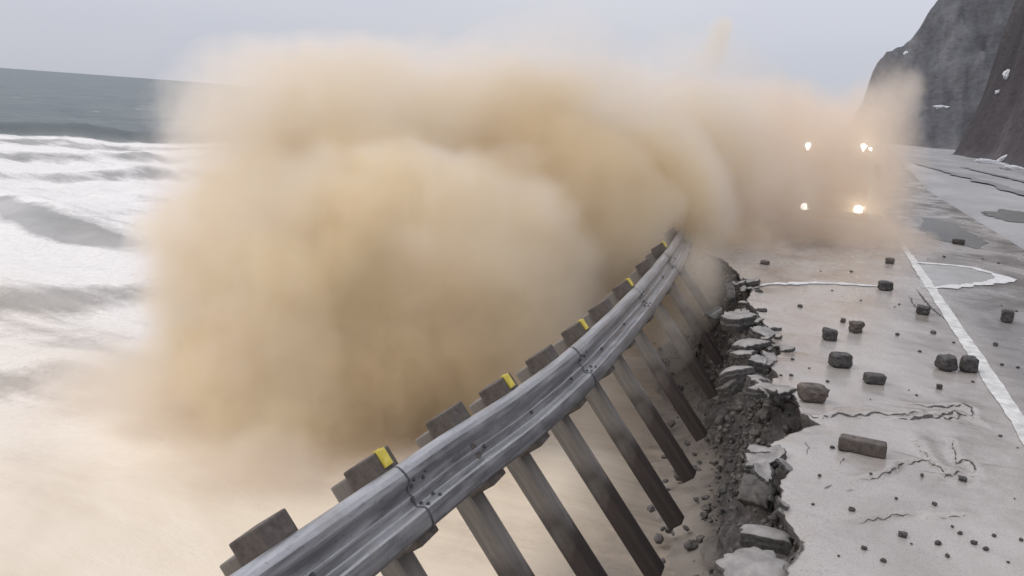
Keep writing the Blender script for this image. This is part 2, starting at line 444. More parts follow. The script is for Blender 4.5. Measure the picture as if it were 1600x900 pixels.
for w0, a, fr, bk in ((101, 1.25, 1.6, 7), (88, .35, 2, 5), (74, .5, 2, 6), (59, .45, 1.8, 5), (26, .30, 1.3, 4), (19, .22, 1, 3)):
    rz_, d = ridge(w0, a, fr, bk); Z += rz_ * (.7 + .6 * np.clip(nbig + .5, 0, 1))
    if w0 != 101: FO -= .42 * np.exp(-((d + fr * .8) / (fr * .8)) ** 2)
# the long smooth trough front that slants in from the left edge
S0 = at(-30, 318, -3); S1 = at(65, 366, -3); S2 = at(130, 383, -3); S3 = at(235, 395, -3)
tw = np.interp(X.ravel(), [-60, S0.x, S1.x, S2.x, S3.x, -10], [S0.y + 2, S0.y, S1.y, S2.y, S3.y, S3.y + 6]).reshape(X.shape)
dt = (Y - tw)
fade = np.clip((X + 52) / 10, 0, 1) * np.clip((-21 - X) / 5, 0, 1)
Z += fade * np.where(dt > 0, .55 * np.exp(-((dt - 1.6) / 1.6) ** 2) , .55 * np.exp(-((dt - 1.6) / 1.6) ** 2))
FO -= fade * 1.1 * np.exp(-((dt - .2) / .75) ** 2)
Z += nb * (.13 + .30 * np.clip((Wd - 12) / 50, 0, 1)) * np.clip(1.1 - Wd / 700, .2, 1) * (Wd < 420)
inner = 1 / (1 + np.exp((Wd - 97 - 4 * nbig) / .9))
FO = FO + .74 * inner - .16 * (1 - inner)
caps = np.clip((nb - .52) * 2.2, 0, 1) * np.clip((320 - Wd) / 100, 0, 1)
FO += caps * (1 - inner)
# brown sediment near the shore
near_d = np.sqrt((X + 2) ** 2 * .55 + (Y - 9) ** 2 * .9)
SA = np.clip(1.25 - (near_d - 3) / 11.0 + nb * .35, 0, 1) ** 1.2
SA = np.maximum(SA, np.clip((X + 7) / 2.5, 0, 1))
FO = np.where(X > -4.5, FO - .10, FO)
m_ = grid_mesh(np.stack([X, Y, Z], -1)); m_.flip_normals() if False else None
attr(m_, 'foam', FO); attr(m_, 'sand', SA * (Y < 200)); attr(m_, 'near', inner)
attr(m_, 'silt_shade', np.clip((X + 3.1 - np.clip((Y - 8) * -.12, -1, 1) * -1 * 0 + .10 * (Y - 9)) / 1.3 + nb * .5, 0, 1) * (Y < 60))  # muddy strip along the cliff foot, darkened to imitate shade
sea = link('sea', m_, M_SEA); tag(sea, kind='structure')

# ------------------------------------------------------------------ hills
def interp(x, xs, ys_): return float(np.interp(x, xs, ys_))
def pt(px, py, depth):
    d = CX * (px - 800) - CY * (py - 450) - CZ * F
    return Vector((0, 0, CH)) + d * (depth / F)
# far headland: crest heights from the skyline
sky_px = [(1352, 150), (1360, 118), (1372, 95), (1386, 80), (1415, 68), (1428, 55), (1440, 38), (1452, 16), (1465, 0), (1500, -40), (1560, -85), (1700, -140)]
cp = [pt(x, y, 285) for x, y in sky_px]
hx = [cp[0].x - 6] + [p.x for p in cp] + [cp[-1].x + 300]; hz = [0] + [p.z for p in cp] + [cp[-1].z + 60]; hy = [cp[0].y] + [p.y for p in cp] + [cp[-1].y + 40]
def head_h(x, y):
    c_ = interp(x, hx, hz); yc = interp(x, hx, hy)
    d = y - yc
    h = c_ - (abs(d) * (.92 if d < 0 else .8)) * (.55 + .45 * min(1, abs(d) / 20))
    n_ = fbm(x * .035, y * .035, 1, 5)
    h += n_ * 8 * min(1, abs(d) / 14) + 2.0 * fbm(x * .16, y * .16, 7, 3) * min(1, abs(d) / 10) + (-2.2 * abs(fbm(x * .11, y * .03, 3, 4))) * min(1, abs(d) / 6)
    return max(h, -1.5)
gx = np.concatenate([np.linspace(hx[0] - 2, hx[0] + 90, 110), np.linspace(hx[0] + 94, 420, 30)]); gyy = np.linspace(195, 380, 130)
P = np.array([[(x, y, head_h(x, y)) for y in gyy] for x in gx])
hd = link('cliff', grid_mesh(P), mat_cliff('hazed_headland_rock', (.075, .077, .087), (.125, .127, .139), (.20, .198, .205)))  # distance haze is put into the rock colour, paler and bluer
tag(hd, 'grey rocky headland rising behind the far end of the road, the more distant cliff', 'cliff')

base = [at(1600, 262), at(1560, 252), at(1500, 243), at(1455, 236)]
by = [20, 60, base[0].y, base[1].y, base[2].y, base[3].y, 230]; bx = [40, 33, base[0].x, base[1].x, base[2].x, base[3].x + 1.2, base[3].x + 1.8]
def near_h(x, y):
    d = x - interp(y, by, bx)
    if d < -1: return -.6
    n_ = fbm(x * .05, y * .045, 5, 5); n2_ = fbm(x * .2, y * .16, 2, 4)
    dd = max(0, d + (2.2 * n_ + .9 * n2_) * min(1, max(0, d) / 2))
    h = interp(dd, [0, .6, 2.4, 4.4, 6.2, 7.4, 12, 40, 160], [0, 1.0, 7, 16, 29, 37, 55, 95, 140])
    far_y = 197 + 3 * n_
    if y > far_y: h -= (y - far_y) * 4
    return max(h, -.6)
gx = np.concatenate([np.linspace(17, 50, 150), np.linspace(50.6, 220, 60)]); gyy = np.linspace(20, 225, 200)
P = np.array([[(x, y, near_h(x, y)) for y in gyy] for x in gx])
nh = link('cliff', grid_mesh(P), mat_cliff('dark_cliff_rock', (.040, .034, .037), (.085, .075, .080), (.17, .155, .157)))
tag(nh, 'dark brown cliff at the right edge with snow along its foot', 'cliff')

def snow(px, py, wpx, hpx, rot, hfun, label, ylim):
    # march the ray to the slope
    d = (CX * (px - 800) - CY * (py - 450) - CZ * F).normalized(); p = Vector((0, 0, CH)); hit = None
    for k in range(900):
        q = p + d * (60 + k * .4)
        if q.z < max(hfun(q.x, q.y), 0.02): hit = q; break
    if hit is None: return
    dist = hit.length; sw = wpx * dist / F / 2; sh = hpx * dist / F / 2
    ax = Vector((CX.x, CX.y, 0)).normalized(); up_ = Vector((0, 0, 1)); back = Vector((-ax.y, ax.x, 0))
    th_ = min(sw, sh) * .5
    bm = bmesh.new(); bmesh.ops.create_icosphere(bm, subdivisions=4, radius=1)
    for v in bm.verts:
        n_ = v.co.normalized(); k = 1 + .40 * noise.fractal(n_ * 1.5 + Vector((px, py, 0)), .8, 2, 4)
        u_, v_ = n_.x * k * sw, n_.z * k * sh
        u2, v2 = u_ * math.cos(R(rot)) - v_ * math.sin(R(rot)), u_ * math.sin(R(rot)) + v_ * math.cos(R(rot))
        v.co = hit + ax * u2 + up_ * v2 + back * (n_.y * k * th_ + .12)
    o = bm_obj('snow_patch', bm, M_SNOW, None, True); tag(o, label, 'snow patch', 'snow left on the cliffs')
snow(1416, 85, 7, 8, 0, head_h, 'small round snow spot near the top of the distant headland', 0)
snow(1471, 168, 18, 6, 0, head_h, 'small snow patch low on the distant headland', 0)
snow(1459, 229, 36, 14, 22, near_h, 'bright snow wedge at the foot of the cliff where the road ends', 0)
snow(1497, 203, 26, 5, 50, near_h, 'thin slanting snow streak in the gully above the bright wedge', 0)
snow(1513, 180, 20, 5, 55, near_h, 'short faint snow streak in the upper gully', 0)
snow(1575, 117, 11, 13, 0, near_h, 'round white snow spot halfway up the near dark cliff', 0)
snow(1562, 143, 12, 5, 20, near_h, 'dim snow patch just below the round white spot', 0)
snow(1555, 256, 50, 8, -8, near_h, 'long low snow bank along the foot of the near cliff', 0)
snow(1572, 246, 30, 5, 30, near_h, 'snow streak climbing from the long low bank', 0)
snow(1592, 265, 36, 8, -8, near_h, 'snow bank at the right edge of the view under the cliff', 0)

# ------------------------------------------------------------------ marks lying on the road
def ribbon(name, pts, widths, z, mat, seed=0, step=.15, jag=.05, kind='structure', fj=2.0):
    dense, wd = [], []
    for k, (a, b) in enumerate(zip(pts, pts[1:])):
        n_ = max(2, int((b - a).length / step))
        for q in range(n_): dense.append(a.lerp(b, q / n_)); wd.append(widths[k] + (widths[k + 1] - widths[k]) * q / n_)
    dense.append(pts[-1]); wd.append(widths[-1])
    V, Fs = [], []
    for k, p in enumerate(dense):
        tg = dense[min(k + 1, len(dense) - 1)] - dense[max(k - 1, 0)]; tg.z = 0; tg.normalize()
        nn = Vector((-tg.y, tg.x, 0))
        for s_ in (-1, -.34, .34, 1):
            q = p + nn * s_ * (wd[k] / 2 + (jag * fbm(p.x * fj + s_ * 9, p.y * fj, seed, 4) if abs(s_) == 1 else 0))
            V.append((q.x, q.y, z + (.003 if abs(s_) < 1 else 0) + (surf_z(q.x, q.y) if 3 < q.y < 30 else 0)))
    for k in range(len(dense) - 1):
        for j in range(3):
            a = 4 * k + j; Fs.append((a, a + 4, a + 5, a + 1))
    o = link(name, mesh(V, Fs, True), mat); tag(o, kind=kind); return o
ribbon('lane_line', [Vector((2.76, y, 0)) for y in (2, 6, 10, 14, 18, 21, 24, 27, 34, 50)], [.23, .23, .23, .23, .22, .22, .22, .18, .14, .12], .010, M_PAINT, 3, .08, .022)
def patch(name, px, z, mat, seed=0, jag=.12):
    pts = [at(*p) for p in px]; c_ = sum(pts, Vector()) / len(pts)
    V, dense = [], []
    for a, b in zip(pts, pts[1:] + pts[:1]):
        n_ = max(2, int((b - a).length / .2))
        dense += [a.lerp(b, k / n_) for k in range(n_)]
    V.append((c_.x, c_.y, z)); Fs = []
    for p in dense:
        d = (p - c_); f = 1 + jag * (1.3 * fbm(p.x * .8, p.y * .5, seed, 4) + .5 * fbm(p.x * 4, p.y * 2, seed, 3))
        V.append((c_.x + d.x * f, c_.y + d.y * f, z))
    for k in range(len(dense)): Fs.append((0, 1 + k, 1 + (k + 1) % len(dense)))
    o = link(name, mesh(V, Fs), mat); tag(o, kind='structure'); return o
patch('puddle', [(1440, 340), (1470, 343), (1495, 352), (1520, 366), (1555, 384), (1520, 386), (1490, 378), (1450, 372), (1440, 360)], .012, M_PUDDLE, 1, .15)
patch('puddle', [(1535, 332), (1570, 328), (1630, 334), (1680, 346), (1640, 354), (1585, 347), (1550, 340)], .012, M_PUDDLE, 4, .2)
patch('shallow_wash', [(1430, 413), (1460, 413), (1500, 416), (1545, 424), (1572, 435), (1550, 443), (1500, 449), (1440, 450)], .006, M_POOL, 3, .08)
def foam_rope(pxs, wds, seed):
    o = ribbon('foam_line', [at(*p) for p in pxs], wds, .016, M_FOAMLINE, seed, .1, .12, fj=3.0)
foam_rope([(1425, 412), (1450, 412), (1480, 414), (1520, 419), (1548, 427), (1575, 436), (1556, 441), (1525, 445), (1490, 449), (1450, 450)],
          [.1, .3, .25, .3, .22, .5, .35, .22, .3, .1], 5)
foam_rope([(1185, 447), (1220, 444), (1260, 443), (1300, 443), (1345, 446), (1375, 447)], [.08, .16, .2, .2, .16, .08], 6)
def track(pxs, wds, seed): ribbon('slush_track', [at(*p) for p in pxs], wds, .09, M_SLUSH, seed, .8, .5, fj=.35)
track([(1430, 256), (1465, 265), (1500, 275), (1540, 286), (1580, 298), (1640, 318)], [.4, 1.0, 1.1, 1.3, 1.3, 1.2], 1)
track([(1500, 261), (1530, 268), (1565, 276), (1620, 290)], [.3, .8, .9, .6], 2)
track([(1560, 262), (1600, 271), (1650, 282)], [.3, .5, .4], 3)

# ------------------------------------------------------------------ broken slabs, rocks
def rock_mesh(sx_, sy_, sz_, seed, box=.5, sub=3, amp=.16):
    """angular lump: between a box and a ball, cut by noise; rests on z=0"""
    bm = bmesh.new(); bmesh.ops.create_icosphere(bm, subdivisions=sub, radius=1)
    for v in bm.verts:
        n_ = v.co.normalized(); q_ = 2 + box * 9; k = (abs(n_.x) ** q_ + abs(n_.y) ** q_ + abs(n_.z) ** q_) ** (-1 / q_) * (1 - .12 * box)
        k *= 1 + amp * noise.fractal(n_ * 1.4 + Vector((seed * 7.3, seed, 0)), .9, 2, 4) + amp * .5 * noise.noise(n_ * 3.1 + Vector((seed, 0, seed)))
        v.co = Vector((n_.x * k * sx_ / 2, n_.y * k * sy_ / 2, n_.z * k * sz_ / 2))
    zmin = min(v.co.z for v in bm.verts)
    for v in bm.verts: v.co.z -= zmin + .004
    me = bpy.data.meshes.new('rock'); bm.to_mesh(me); bm.free()
    return me
def rock(name, px, py, wpx, hpx, ratio, rot, mat, label, seed, box=.5, cat='rock', group=None, amp=.16, sub=3):
    p = at(px, py + hpx * .38)
    dist = -(p - Vector((0, 0, CH))).dot(CZ)
    w_ = wpx * dist / F; h_ = hpx * dist / F * .92
    o = link(name, rock_mesh(w_, w_ * ratio, h_, seed, box, sub, amp), mat)
    o.location = (p.x, p.y, surf_z(p.x, p.y)); o.rotation_euler = (0, 0, R(rot))
    tag(o, label, cat, group); return o
G = 'chunks thrown onto the road'
rock('rock', 1312, 563, 34, 26, .8, 20, M_DARKROCK, 'dark square rock on the road, upper right of the rounded brown one', 1, .92, group=G, amp=.10)
rock('rock', 1365, 592, 34, 18, .7, 18, M_DARKROCK, 'flat dark brick-like rock in the middle of the lane', 2, .95, group=G, amp=.08)
rock('rock', 1267, 615, 46, 30, .7, 12, M_BROWNROCK, 'rounded brown chunk at the lip of the dark cavity', 3, .25, group=G, amp=.14)
rock('rock', 1477, 568, 29, 26, .9, 30, M_DARKROCK, 'dark lumpy rock left of its twin beside the white line', 4, .7, group=G, amp=.18)
rock('rock', 1512, 570, 24, 28, .9, 10, M_DARKROCK, 'dark rock touching the white line, right of its twin', 5, .6, group=G, amp=.16)
rock('rock', 1295, 523, 23, 21, .9, 15, M_DARKROCK, 'small dark cube-like rock behind the square one', 6, .85, group=G, amp=.14)
rock('rock', 1336, 512, 20, 20, .8, 35, M_BROWNROCK, 'small brown rock lying farther up the lane right of a tiny one', 7, .6, group=G, amp=.34)
rock('rock', 1382, 447, 20, 16, .8, 25, M_DARKROCK, 'dark rock on the thin white foam streak across the lane', 8, .6, group=G, amp=.22)
rock('rock', 1441, 485, 20, 16, .8, 0, M_DARKROCK, 'dark split rock just left of the far white line', 9, .7, group=G, amp=.22)
rock('rock', 1572, 495, 18, 22, .9, 0, M_DARKROCK, 'lone dark rock in the lane right of the white line', 10, .7, group=G, amp=.22)
rock('rock', 1390, 408, 13, 10, .9, 0, M_BROWNROCK, 'small brown rock at the edge of the spray', 11, .35, group=G, amp=.2)
rock('rock', 1195, 410, 14, 7, .9, 0, M_BROWNROCK, 'small dark stone by the far corner of the broken edge', 12, .35, group=G, amp=.2)
rock('rock', 1497, 378, 18, 9, .8, 0, M_DARKROCK, 'dark flat stone in the puddle', 13, .35, group=G, amp=.2)
rock('rock', 1467, 605, 9, 9, .9, 0, M_DARKROCK, 'tiny black stone below the two twin rocks', 14, .3, group=G, amp=.2)
rock('rock', 1317, 501, 8, 8, .9, 0, M_BROWNROCK, 'tiny brown stone left of the small brown rock', 15, .3, group=G, amp=.2)
rock('rock', 1504, 748, 12, 8, .9, 0, M_DARKROCK, 'small black stone in the web of cracks on the right', 16, .3, group=G, amp=.25)
rock('rock', 1410, 835, 13, 8, .9, 0, M_DARKROCK, 'small black stone alone near the bottom of the road', 17, .3, group=G, amp=.2)
# the torn-off timber block in the foreground
p = at(1346, 708); blk = empty('timber_block', (p.x, p.y, surf_z(p.x, p.y) + .003), R(-4))
bm = bmesh.new(); add_box(bm, -.24, .24, -.085, .085, 0, .155, .028)
for v in bm.verts: v.co += Vector((noise.noise(v.co * 9), noise.noise(v.co * 9 + Vector((4, 0, 0))), 0)) * .012
bmesh.ops.subdivide_edges(bm, edges=bm.edges[:], cuts=1)
bo = bm_obj('block_body', bm, M_BROWNROCK, blk, True)
for hx_ in (-.10, .12):
    bm = bmesh.new(); add_cyl(bm, (hx_, 0, .152), (0, 0, 1), .016, .012, 10); bm_obj('bolt_hole', bm, M_CRACK, blk)
tag(blk, 'brown oblong timber block lying on the road amid the near cracks', 'timber block')

# speckle stones
rnd = random.Random(5)
spots = [(1440, 745), (1460, 790), (1350, 858), (1424, 850), (1465, 850), (1521, 850), (1553, 838), (1563, 682), (1585, 780), (1488, 824), (1540, 860), (1300, 700), (1500, 835),
         (1398, 480), (1405, 476), (1458, 521), (1437, 550), (1402, 524), (1490, 536), (1520, 597), (1555, 540), (1565, 571), (1556, 537), (1588, 487), (1565, 478), (1590, 575),
         (1238, 562), (1264, 576), (1293, 597), (1236, 588), (1220, 588), (1360, 625), (1432, 618), (1420, 610), (1300, 455), (1345, 470), (1250, 480), (1535, 405), (1560, 412), (1590, 408),
         (1475, 402), (1450, 405), (1282, 424), (1330, 425), (1360, 745), (1280, 745), (1270, 790), (1310, 870), (1380, 878), (1575, 880), (1330, 800), (1400, 780), (1480, 870), (1595, 845), (1590, 700)]
pm = [rock_mesh(.05, .042, .03, 30 + k, .08, 2, .35) for k in range(4)]
for m in pm: m.materials.append(M_DARKROCK)
for k, (x_, y_) in enumerate(spots):
    p = at(x_, y_); o = bpy.data.objects.new('pebble', pm[k % 4]); COL.objects.link(o)
    s_ = rnd.uniform(.5, 1.5) * (1.4 if p.y > 14 else .8); o.location = (p.x, p.y, surf_z(p.x, p.y) + .002); o.scale = (s_, s_, s_); o.rotation_euler.z = rnd.uniform(0, 6)
    tag(o, 'tiny dark pebble scattered on the wet road', 'pebble', 'pebbles scattered on the road')

def slab_mesh(w_, depth, th, seed, n_=8, spiky=.35, mat=None):
    """a torn plate of asphalt: ragged outline, layered broken rim, top at z=0"""
    rs = random.Random(seed); bm = bmesh.new()
    an = [k + rs.uniform(-.3, .3) for k in range(n_)]
    rad = [1 + rs.uniform(-spiky, spiky * .45) for _ in range(n_)]
    corner = [(math.cos(2 * math.pi * a / n_) * r_, math.sin(2 * math.pi * a / n_) * r_) for a, r_ in zip(an, rad)]
    outl = []
    for k in range(n_):
        a, b = corner[k], corner[(k + 1) % n_]
        for q in range(6):
            f = q / 6; x = a[0] + (b[0] - a[0]) * f; y = a[1] + (b[1] - a[1]) * f
            j = 1 + .16 * noise.fractal(Vector((x * 4 + seed, y * 4, seed)), .8, 2, 4)
            outl.append((x * j * w_ / 2, y * j * depth / 2))
    n2 = len(outl); rings = []
    bow = rs.uniform(-.05, .05)
    def nz_(x, y, l_): return .022 * noise.fractal(Vector((x * 5, y * 5, seed + l_)), .9, 2, 3) + bow * ((x / w_ * 2) ** 2 + (y / depth * 2) ** 2)
    for lv, (f, zz, lat) in enumerate(((.0, 0, 0), (.3, 0, 0), (.6, 0, 0), (.85, 0, 0), (.96, -.004, .02), (1.0, -.02, .05), (.97, -th * .4, .10), (1.03, -th * .55, .12), (.92, -th, .12), (.0, -th, 0))):
        if f == 0: rings.append([bm.verts.new((0, 0, zz + nz_(0, 0, 0)))]); continue
        rr_ = []
        for x, y in outl:
            g_ = f + lat * noise.noise(Vector((x * 16, y * 16, lv * 3 + seed)))
            rr_.append(bm.verts.new((x * g_, y * g_, zz + nz_(x * f, y * f, 0) + (.012 * noise.noise(Vector((x * 20, y * 20, lv))) if lv > 4 else 0))))
        rings.append(rr_)
    for ri, (a, b) in enumerate(zip(rings, rings[1:])):
        for k in range(n2):
            k2 = (k + 1) % n2
            if len(a) == 1: f_ = bm.faces.new((a[0], b[k], b[k2]))
            elif len(b) == 1: f_ = bm.faces.new((a[k], b[0], a[k2]))
            else: f_ = bm.faces.new((a[k], b[k], b[k2], a[k2]))
            f_.material_index = 0 if ri < 4 else 1
            f_.smooth = ri < 4
    me = bpy.data.meshes.new('slab'); bm.normal_update(); bm.to_mesh(me); bm.free()
    me.materials.append(mat or M_SLAB); me.materials.append(M_ASPH_EDGE); return me
def slab(px, py, wpx, depth, th, tilt, rot, label, seed, z=0.0, n_=8, mat=None, spiky=.42, name='asphalt_slab', cat='asphalt slab', group='broken slabs along the washed-out edge'):
    p = at(px, py, z); dist = -(p - Vector((0, 0, CH))).dot(CZ); w_ = wpx * dist / F
    o = bpy.data.objects.new(name, slab_mesh(w_, depth, th * 1.5, seed, max(n_, 8), spiky, mat)); COL.objects.link(o)
    o.location = p; o.rotation_euler = Euler((R(tilt[0]), R(tilt[1]), R(rot)))
    tag(o, label, cat, group); return o
rc = random.Random(21)
for k in range(34):
    yy_ = rc.choice([rc.uniform(10.9, 19), rc.uniform(6.8, 19)]); 
    x_ = float(np.interp(yy_, EY, EX)) + rc.uniform(-.30, .14); w_ = rc.uniform(.10, .30)
    o = bpy.data.objects.new('asphalt_chip', slab_mesh(w_ * 1.3, w_, rc.uniform(.03, .07), 100 + k, 8, .5)); COL.objects.link(o)
    o.location = (x_, yy_, rc.uniform(-.04, .07)); o.rotation_euler = Euler((R(rc.uniform(-22, 22)), R(rc.uniform(-34, 10)), rc.uniform(0, 6)))
    tag(o, 'small broken chip of asphalt lying along the torn road edge', 'asphalt chip', 'asphalt chips along the torn edge')
slab(1148, 458, 34, .50, .10, (10, 74), 20, 'thin slab tipped on edge at the far end of the broken edge', 1, -.05)
slab(1168, 440, 40, .40, .08, (6, -14), -8, 'thin far slab tilted over a dark gap beside the upright one', 2, .06)
slab(1154, 492, 54, .62, .17, (4, -10), 12, 'thick six-sided grey slab hanging at the far broken edge', 3, .02, 6, spiky=.12)
slab(1192, 518, 58, .42, .11, (12, 6), -6, 'long slab pushed up just right of the thick six-sided slab', 4, .05)
slab(1168, 532, 60, .36, .06, (8, -12), 14, 'thin curled slab in the middle of the far pile', 5, .06)
slab(1160, 548, 48, .30, .06, (10, -16), -22, 'narrow slab slanting seaward below the curled one', 6, .0)
slab(1192, 562, 50, .40, .12, (9, 8), 4, 'slab with dark front edge near the middle of the broken edge', 7, .05)
slab(1150, 573, 62, .42, .09, (4, -20), -12, 'pale pointed slab jutting out to the sea from the middle of the edge', 8, -.02, 5, spiky=.5)
slab(1188, 590, 40, .32, .14, (6, 4), 3, 'small dark-faced slab under the pale pointed one', 9, .03, 6)
slab(1212, 604, 70, .42, .09, (2, -6), 8, 'rough slab leading to the rounded brown chunk', 10, .02)
slab(1190, 716, 86, .50, .07, (3, -13), 18, 'pointed light slab overhanging the dark cavity', 11, -.03, 5, spiky=.5)
slab(1190, 826, 96, .24, .10, (6, -4), 4, 'long narrow slab lying across the nearest cavity', 12, -.16, 6)
slab(1180, 878, 130, .70, .12, (2, -7), 14, 'large sunken slab at the bottom of the broken edge', 13, -.06, 7, spiky=.2)
slab(1122, 492, 20, .35, .12, (75, 84), 30, 'dark block standing upright on the outer face of the far edge', 14, -.35, 6)
slab(1138, 600, 46, .40, .12, (20, -38), -30, 'dark slab slid part way down the scoured face', 15, -.6, 6, M_GREYROCK)
slab(1175, 760, 60, .5, .14, (30, -48), 20, 'grey slab leaning inside the nearest cavity', 16, -.5, 6, M_GREYROCK)

# rubble in the scoured face and on the beach: nobody could count it
bm = bmesh.new(); rr = random.Random(11)
for k in range(2300):
    y = rr.uniform(5.5, 24); u = rr.random()
    if rr.random() < .94:
        z = -.18 - 2.5 * u; toe = edge_s(y) - .70; top = float(np.interp(y, EY, EX)) + under(y)
        uu = (z + 2.75) / 2.61; x = toe + (top - toe) * (max(uu, 0) ** (.75 / 1.15)) + rr.uniform(-.12, .05); s_ = rr.uniform(.015, .06) * (1 + (rr.random() < .12))
    else:
        x = edge_s(y) - .7 - rr.random() ** 2 * .9; z = -2.80 + rr.uniform(-.06, .05); s_ = rr.uniform(.03, .11)
    r_ = bmesh.ops.create_icosphere(bm, subdivisions=1 if s_ < .1 else 2, radius=s_)
    sc = Vector((rr.uniform(.6, 1.2), rr.uniform(.7, 1.4), rr.uniform(.45, .9))); e = Euler((rr.uniform(-1, 1), rr.uniform(-1, 1), rr.uniform(0, 6))).to_matrix()
    for v in r_['verts']:
        q = v.co * (1 + .35 * noise.noise(v.co / s_ * 1.2 + Vector((k, 0, 0))))
        v.co = e @ Vector((q.x * sc.x, q.y * sc.y, q.z * sc.z)) + Vector((x, y, z))
rb = bm_obj('rubble', bm, M_GREYROCK); tag(rb, 'grey rubble and gravel washed out under the broken road edge', 'rubble', kind='stuff')

# ------------------------------------------------------------------ guardrail
TILT = R(39)
PV = Vector((-math.sin(TILT), 0, math.cos(TILT))); NV = Vector((math.cos(TILT), 0, math.sin(TILT)))
RY = np.array([0, 2, 3.5, 4.66, 5.6, 6.33, 7.24, 8.13, 10, 12.35, 15.2, 18.5, 21.5, 25, 29]); RX = np.array([-2.86, -2.66, -2.51, -2.42, -2.36, -2.29, -2.21, -2.15, -2.12, -2.18, -2.30, -2.50, -2.76, -3.1, -3.5])
def rail_x(y): return float(np.mean([np.interp(y + k, RY, RX) for k in (-.7, -.35, 0, .35, .7)]))
def rail_z(y): return .25 + .006 * math.sin(y * 1.3) + .003 * math.sin(y * 3.1 + 1)
gr = empty('guardrail', (rail_x(5), 5, 0))
tag(gr, 'steel crash barrier tipped seaward, its timber posts hanging bare over the washed-out edge', 'guardrail')
def gpar(o): o.parent = gr; o.matrix_parent_inverse = Matrix.Translation((-rail_x(5), -5, 0)); return o
PR = [(0, .012), (.012, .040), (.030, .060), (.055, .074), (.085, .083), (.115, .084), (.132, .076), (.146, .056), (.158, .030), (.170, .012), (.186, .004), (.208, .003), (.220, .016), (.234, .022), (.248, .016), (.258, .003), (.276, .004),
      (.290, .012), (.304, .030), (.318, .056), (.332, .076), (.348, .084), (.380, .084), (.412, .078), (.438, .058), (.46, .022)]
PR = [(0, .010), (.010, .034), (.024, .050), (.060, .062), (.100, .070), (.140, .072), (.158, .066), (.170, .046), (.182, .022), (.194, .006), (.206, .003), (.244, .003), (.254, .012), (.262, .018), (.276, .018), (.284, .012), (.292, .003), (.336, .004),
      (.348, .010), (.360, .024), (.372, .048), (.384, .066), (.400, .072), (.450, .070), (.490, .060), (.520, .046), (.532, .030), (.54, .010)]
def rail_section(y0, y1, off):
    V, Fs = [], []
    yy = np.arange(y0, y1 + .01, .12)
    for side in (0, 1):
        for y in yy:
            b = Vector((rail_x(y), y, rail_z(y)))
            dent = .005 * noise.noise(Vector((y * 1.6, 0, 3)))
            for u, v in PR:
                q = b + PV * u + NV * (v + off + dent * math.sin(u / .54 * math.pi) - (.004 if side else 0)) + PV * dent * .4
                V.append(q)
    n_, m = len(yy), len(PR)
    for s_ in (0, 1):
        for i_ in range(n_ - 1):
            for j in range(m - 1):
                a = (s_ * n_ + i_) * m + j
                Fs.append((a, a + 1, a + m + 1, a + m) if s_ == 0 else (a, a + m, a + m + 1, a + 1))
    for i_ in range(n_ - 1):
        for j in (0, m - 1):
            a = i_ * m + j; b2 = (n_ + i_) * m + j; Fs.append((a, a + m, b2 + m, b2))
    for i_ in (0, n_ - 1):
        for j in range(m - 1):
            a = i_ * m + j; b2 = (n_ + i_) * m + j; Fs.append((a, a + 1, b2 + 1, b2))
    o = link('rail_beam', mesh(V, Fs, False), M_STEEL); gpar(o); return o
joints = [1.2, 5.38, 9.35, 13.3, 17.2, 21.2]
spl = [0.0] + joints[1:] + [27.5]
beams = [rail_section(a, b + (.30 if k < len(spl) - 2 else 0), .0 if k % 2 else .0045) for k, (a, b) in enumerate(zip(spl, spl[1:]))]
# splice bolts: sub-parts of their beam
for k, jy in enumerate(spl[1:-1]):
    for dy in (.06, .24):
        for u in (.165, .195, .345, .38):
            bm = bmesh.new()
            v = np.interp(u, [p_[0] for p_ in PR], [p_[1] for p_ in PR]); y = jy + dy
            q = Vector((rail_x(y), y, rail_z(y))) + PV * u + NV * (v + .010); add_cyl(bm, q, NV, .016, .016, 8)
            o = bm_obj('splice_bolt', bm, M_BOLT); o.parent = beams[k + 1]
    # lap lip: the end of the sheet stands a little proud
    y0 = jy - .003
    V, Fs = [], []
    for y in (jy - .012, jy + .012):
        b = Vector((rail_x(y), y, rail_z(y)))
        for u, v in PR: V.append(b + PV * u + NV * (v + .0065))
    m = len(PR); Fs = [(j, j + 1, m + j + 1, m + j) for j in range(m - 1)]
    o = link('lap_edge', mesh(V, Fs, True), M_BOLT); o.parent = beams[k + 1]

post_y = [1.75, 2.95, 4.15, 5.35, 6.55, 7.6, 8.85, 10.2, 11.65, 13.4, 15.7, 18.0, 20.6, 23.3]
bm = bmesh.new(); add_box(bm, -.475, -.285, -.115, .115, -2.12, .64, .014)
bmesh.ops.bisect_plane(bm, geom=bm.verts[:] + bm.edges[:] + bm.faces[:], plane_co=(0, 0, -.8), plane_no=(0, 0, 1))
post_me = bpy.data.meshes.new('post'); bm.to_mesh(post_me); bm.free(); post_me.materials.append(M_POST)
bm = bmesh.new(); add_box(bm, -.282, -.002, -.145, .145, -.06, .70, .014)
block_me = bpy.data.meshes.new('blockout'); bm.to_mesh(block_me); bm.free(); block_me.materials.append(M_BLOCK)
bm = bmesh.new(); add_cyl(bm, (.032, 0, .258), (1, 0, 0), .021, .016, 8)
bolt_me = bpy.data.meshes.new('post_bolt'); bm.to_mesh(bolt_me); bm.free(); bolt_me.materials.append(M_BOLT)
bm = bmesh.new(); add_box(bm, .000, .022, -.055, .055, .565, .705, .006); add_box(bm, -.035, -.002, -.04, .04, .7025, .715, .004)
refl_me = bpy.data.meshes.new('reflector'); bm.to_mesh(refl_me); bm.free(); refl_me.materials.append(M_YELLOW)
rg = random.Random(3)
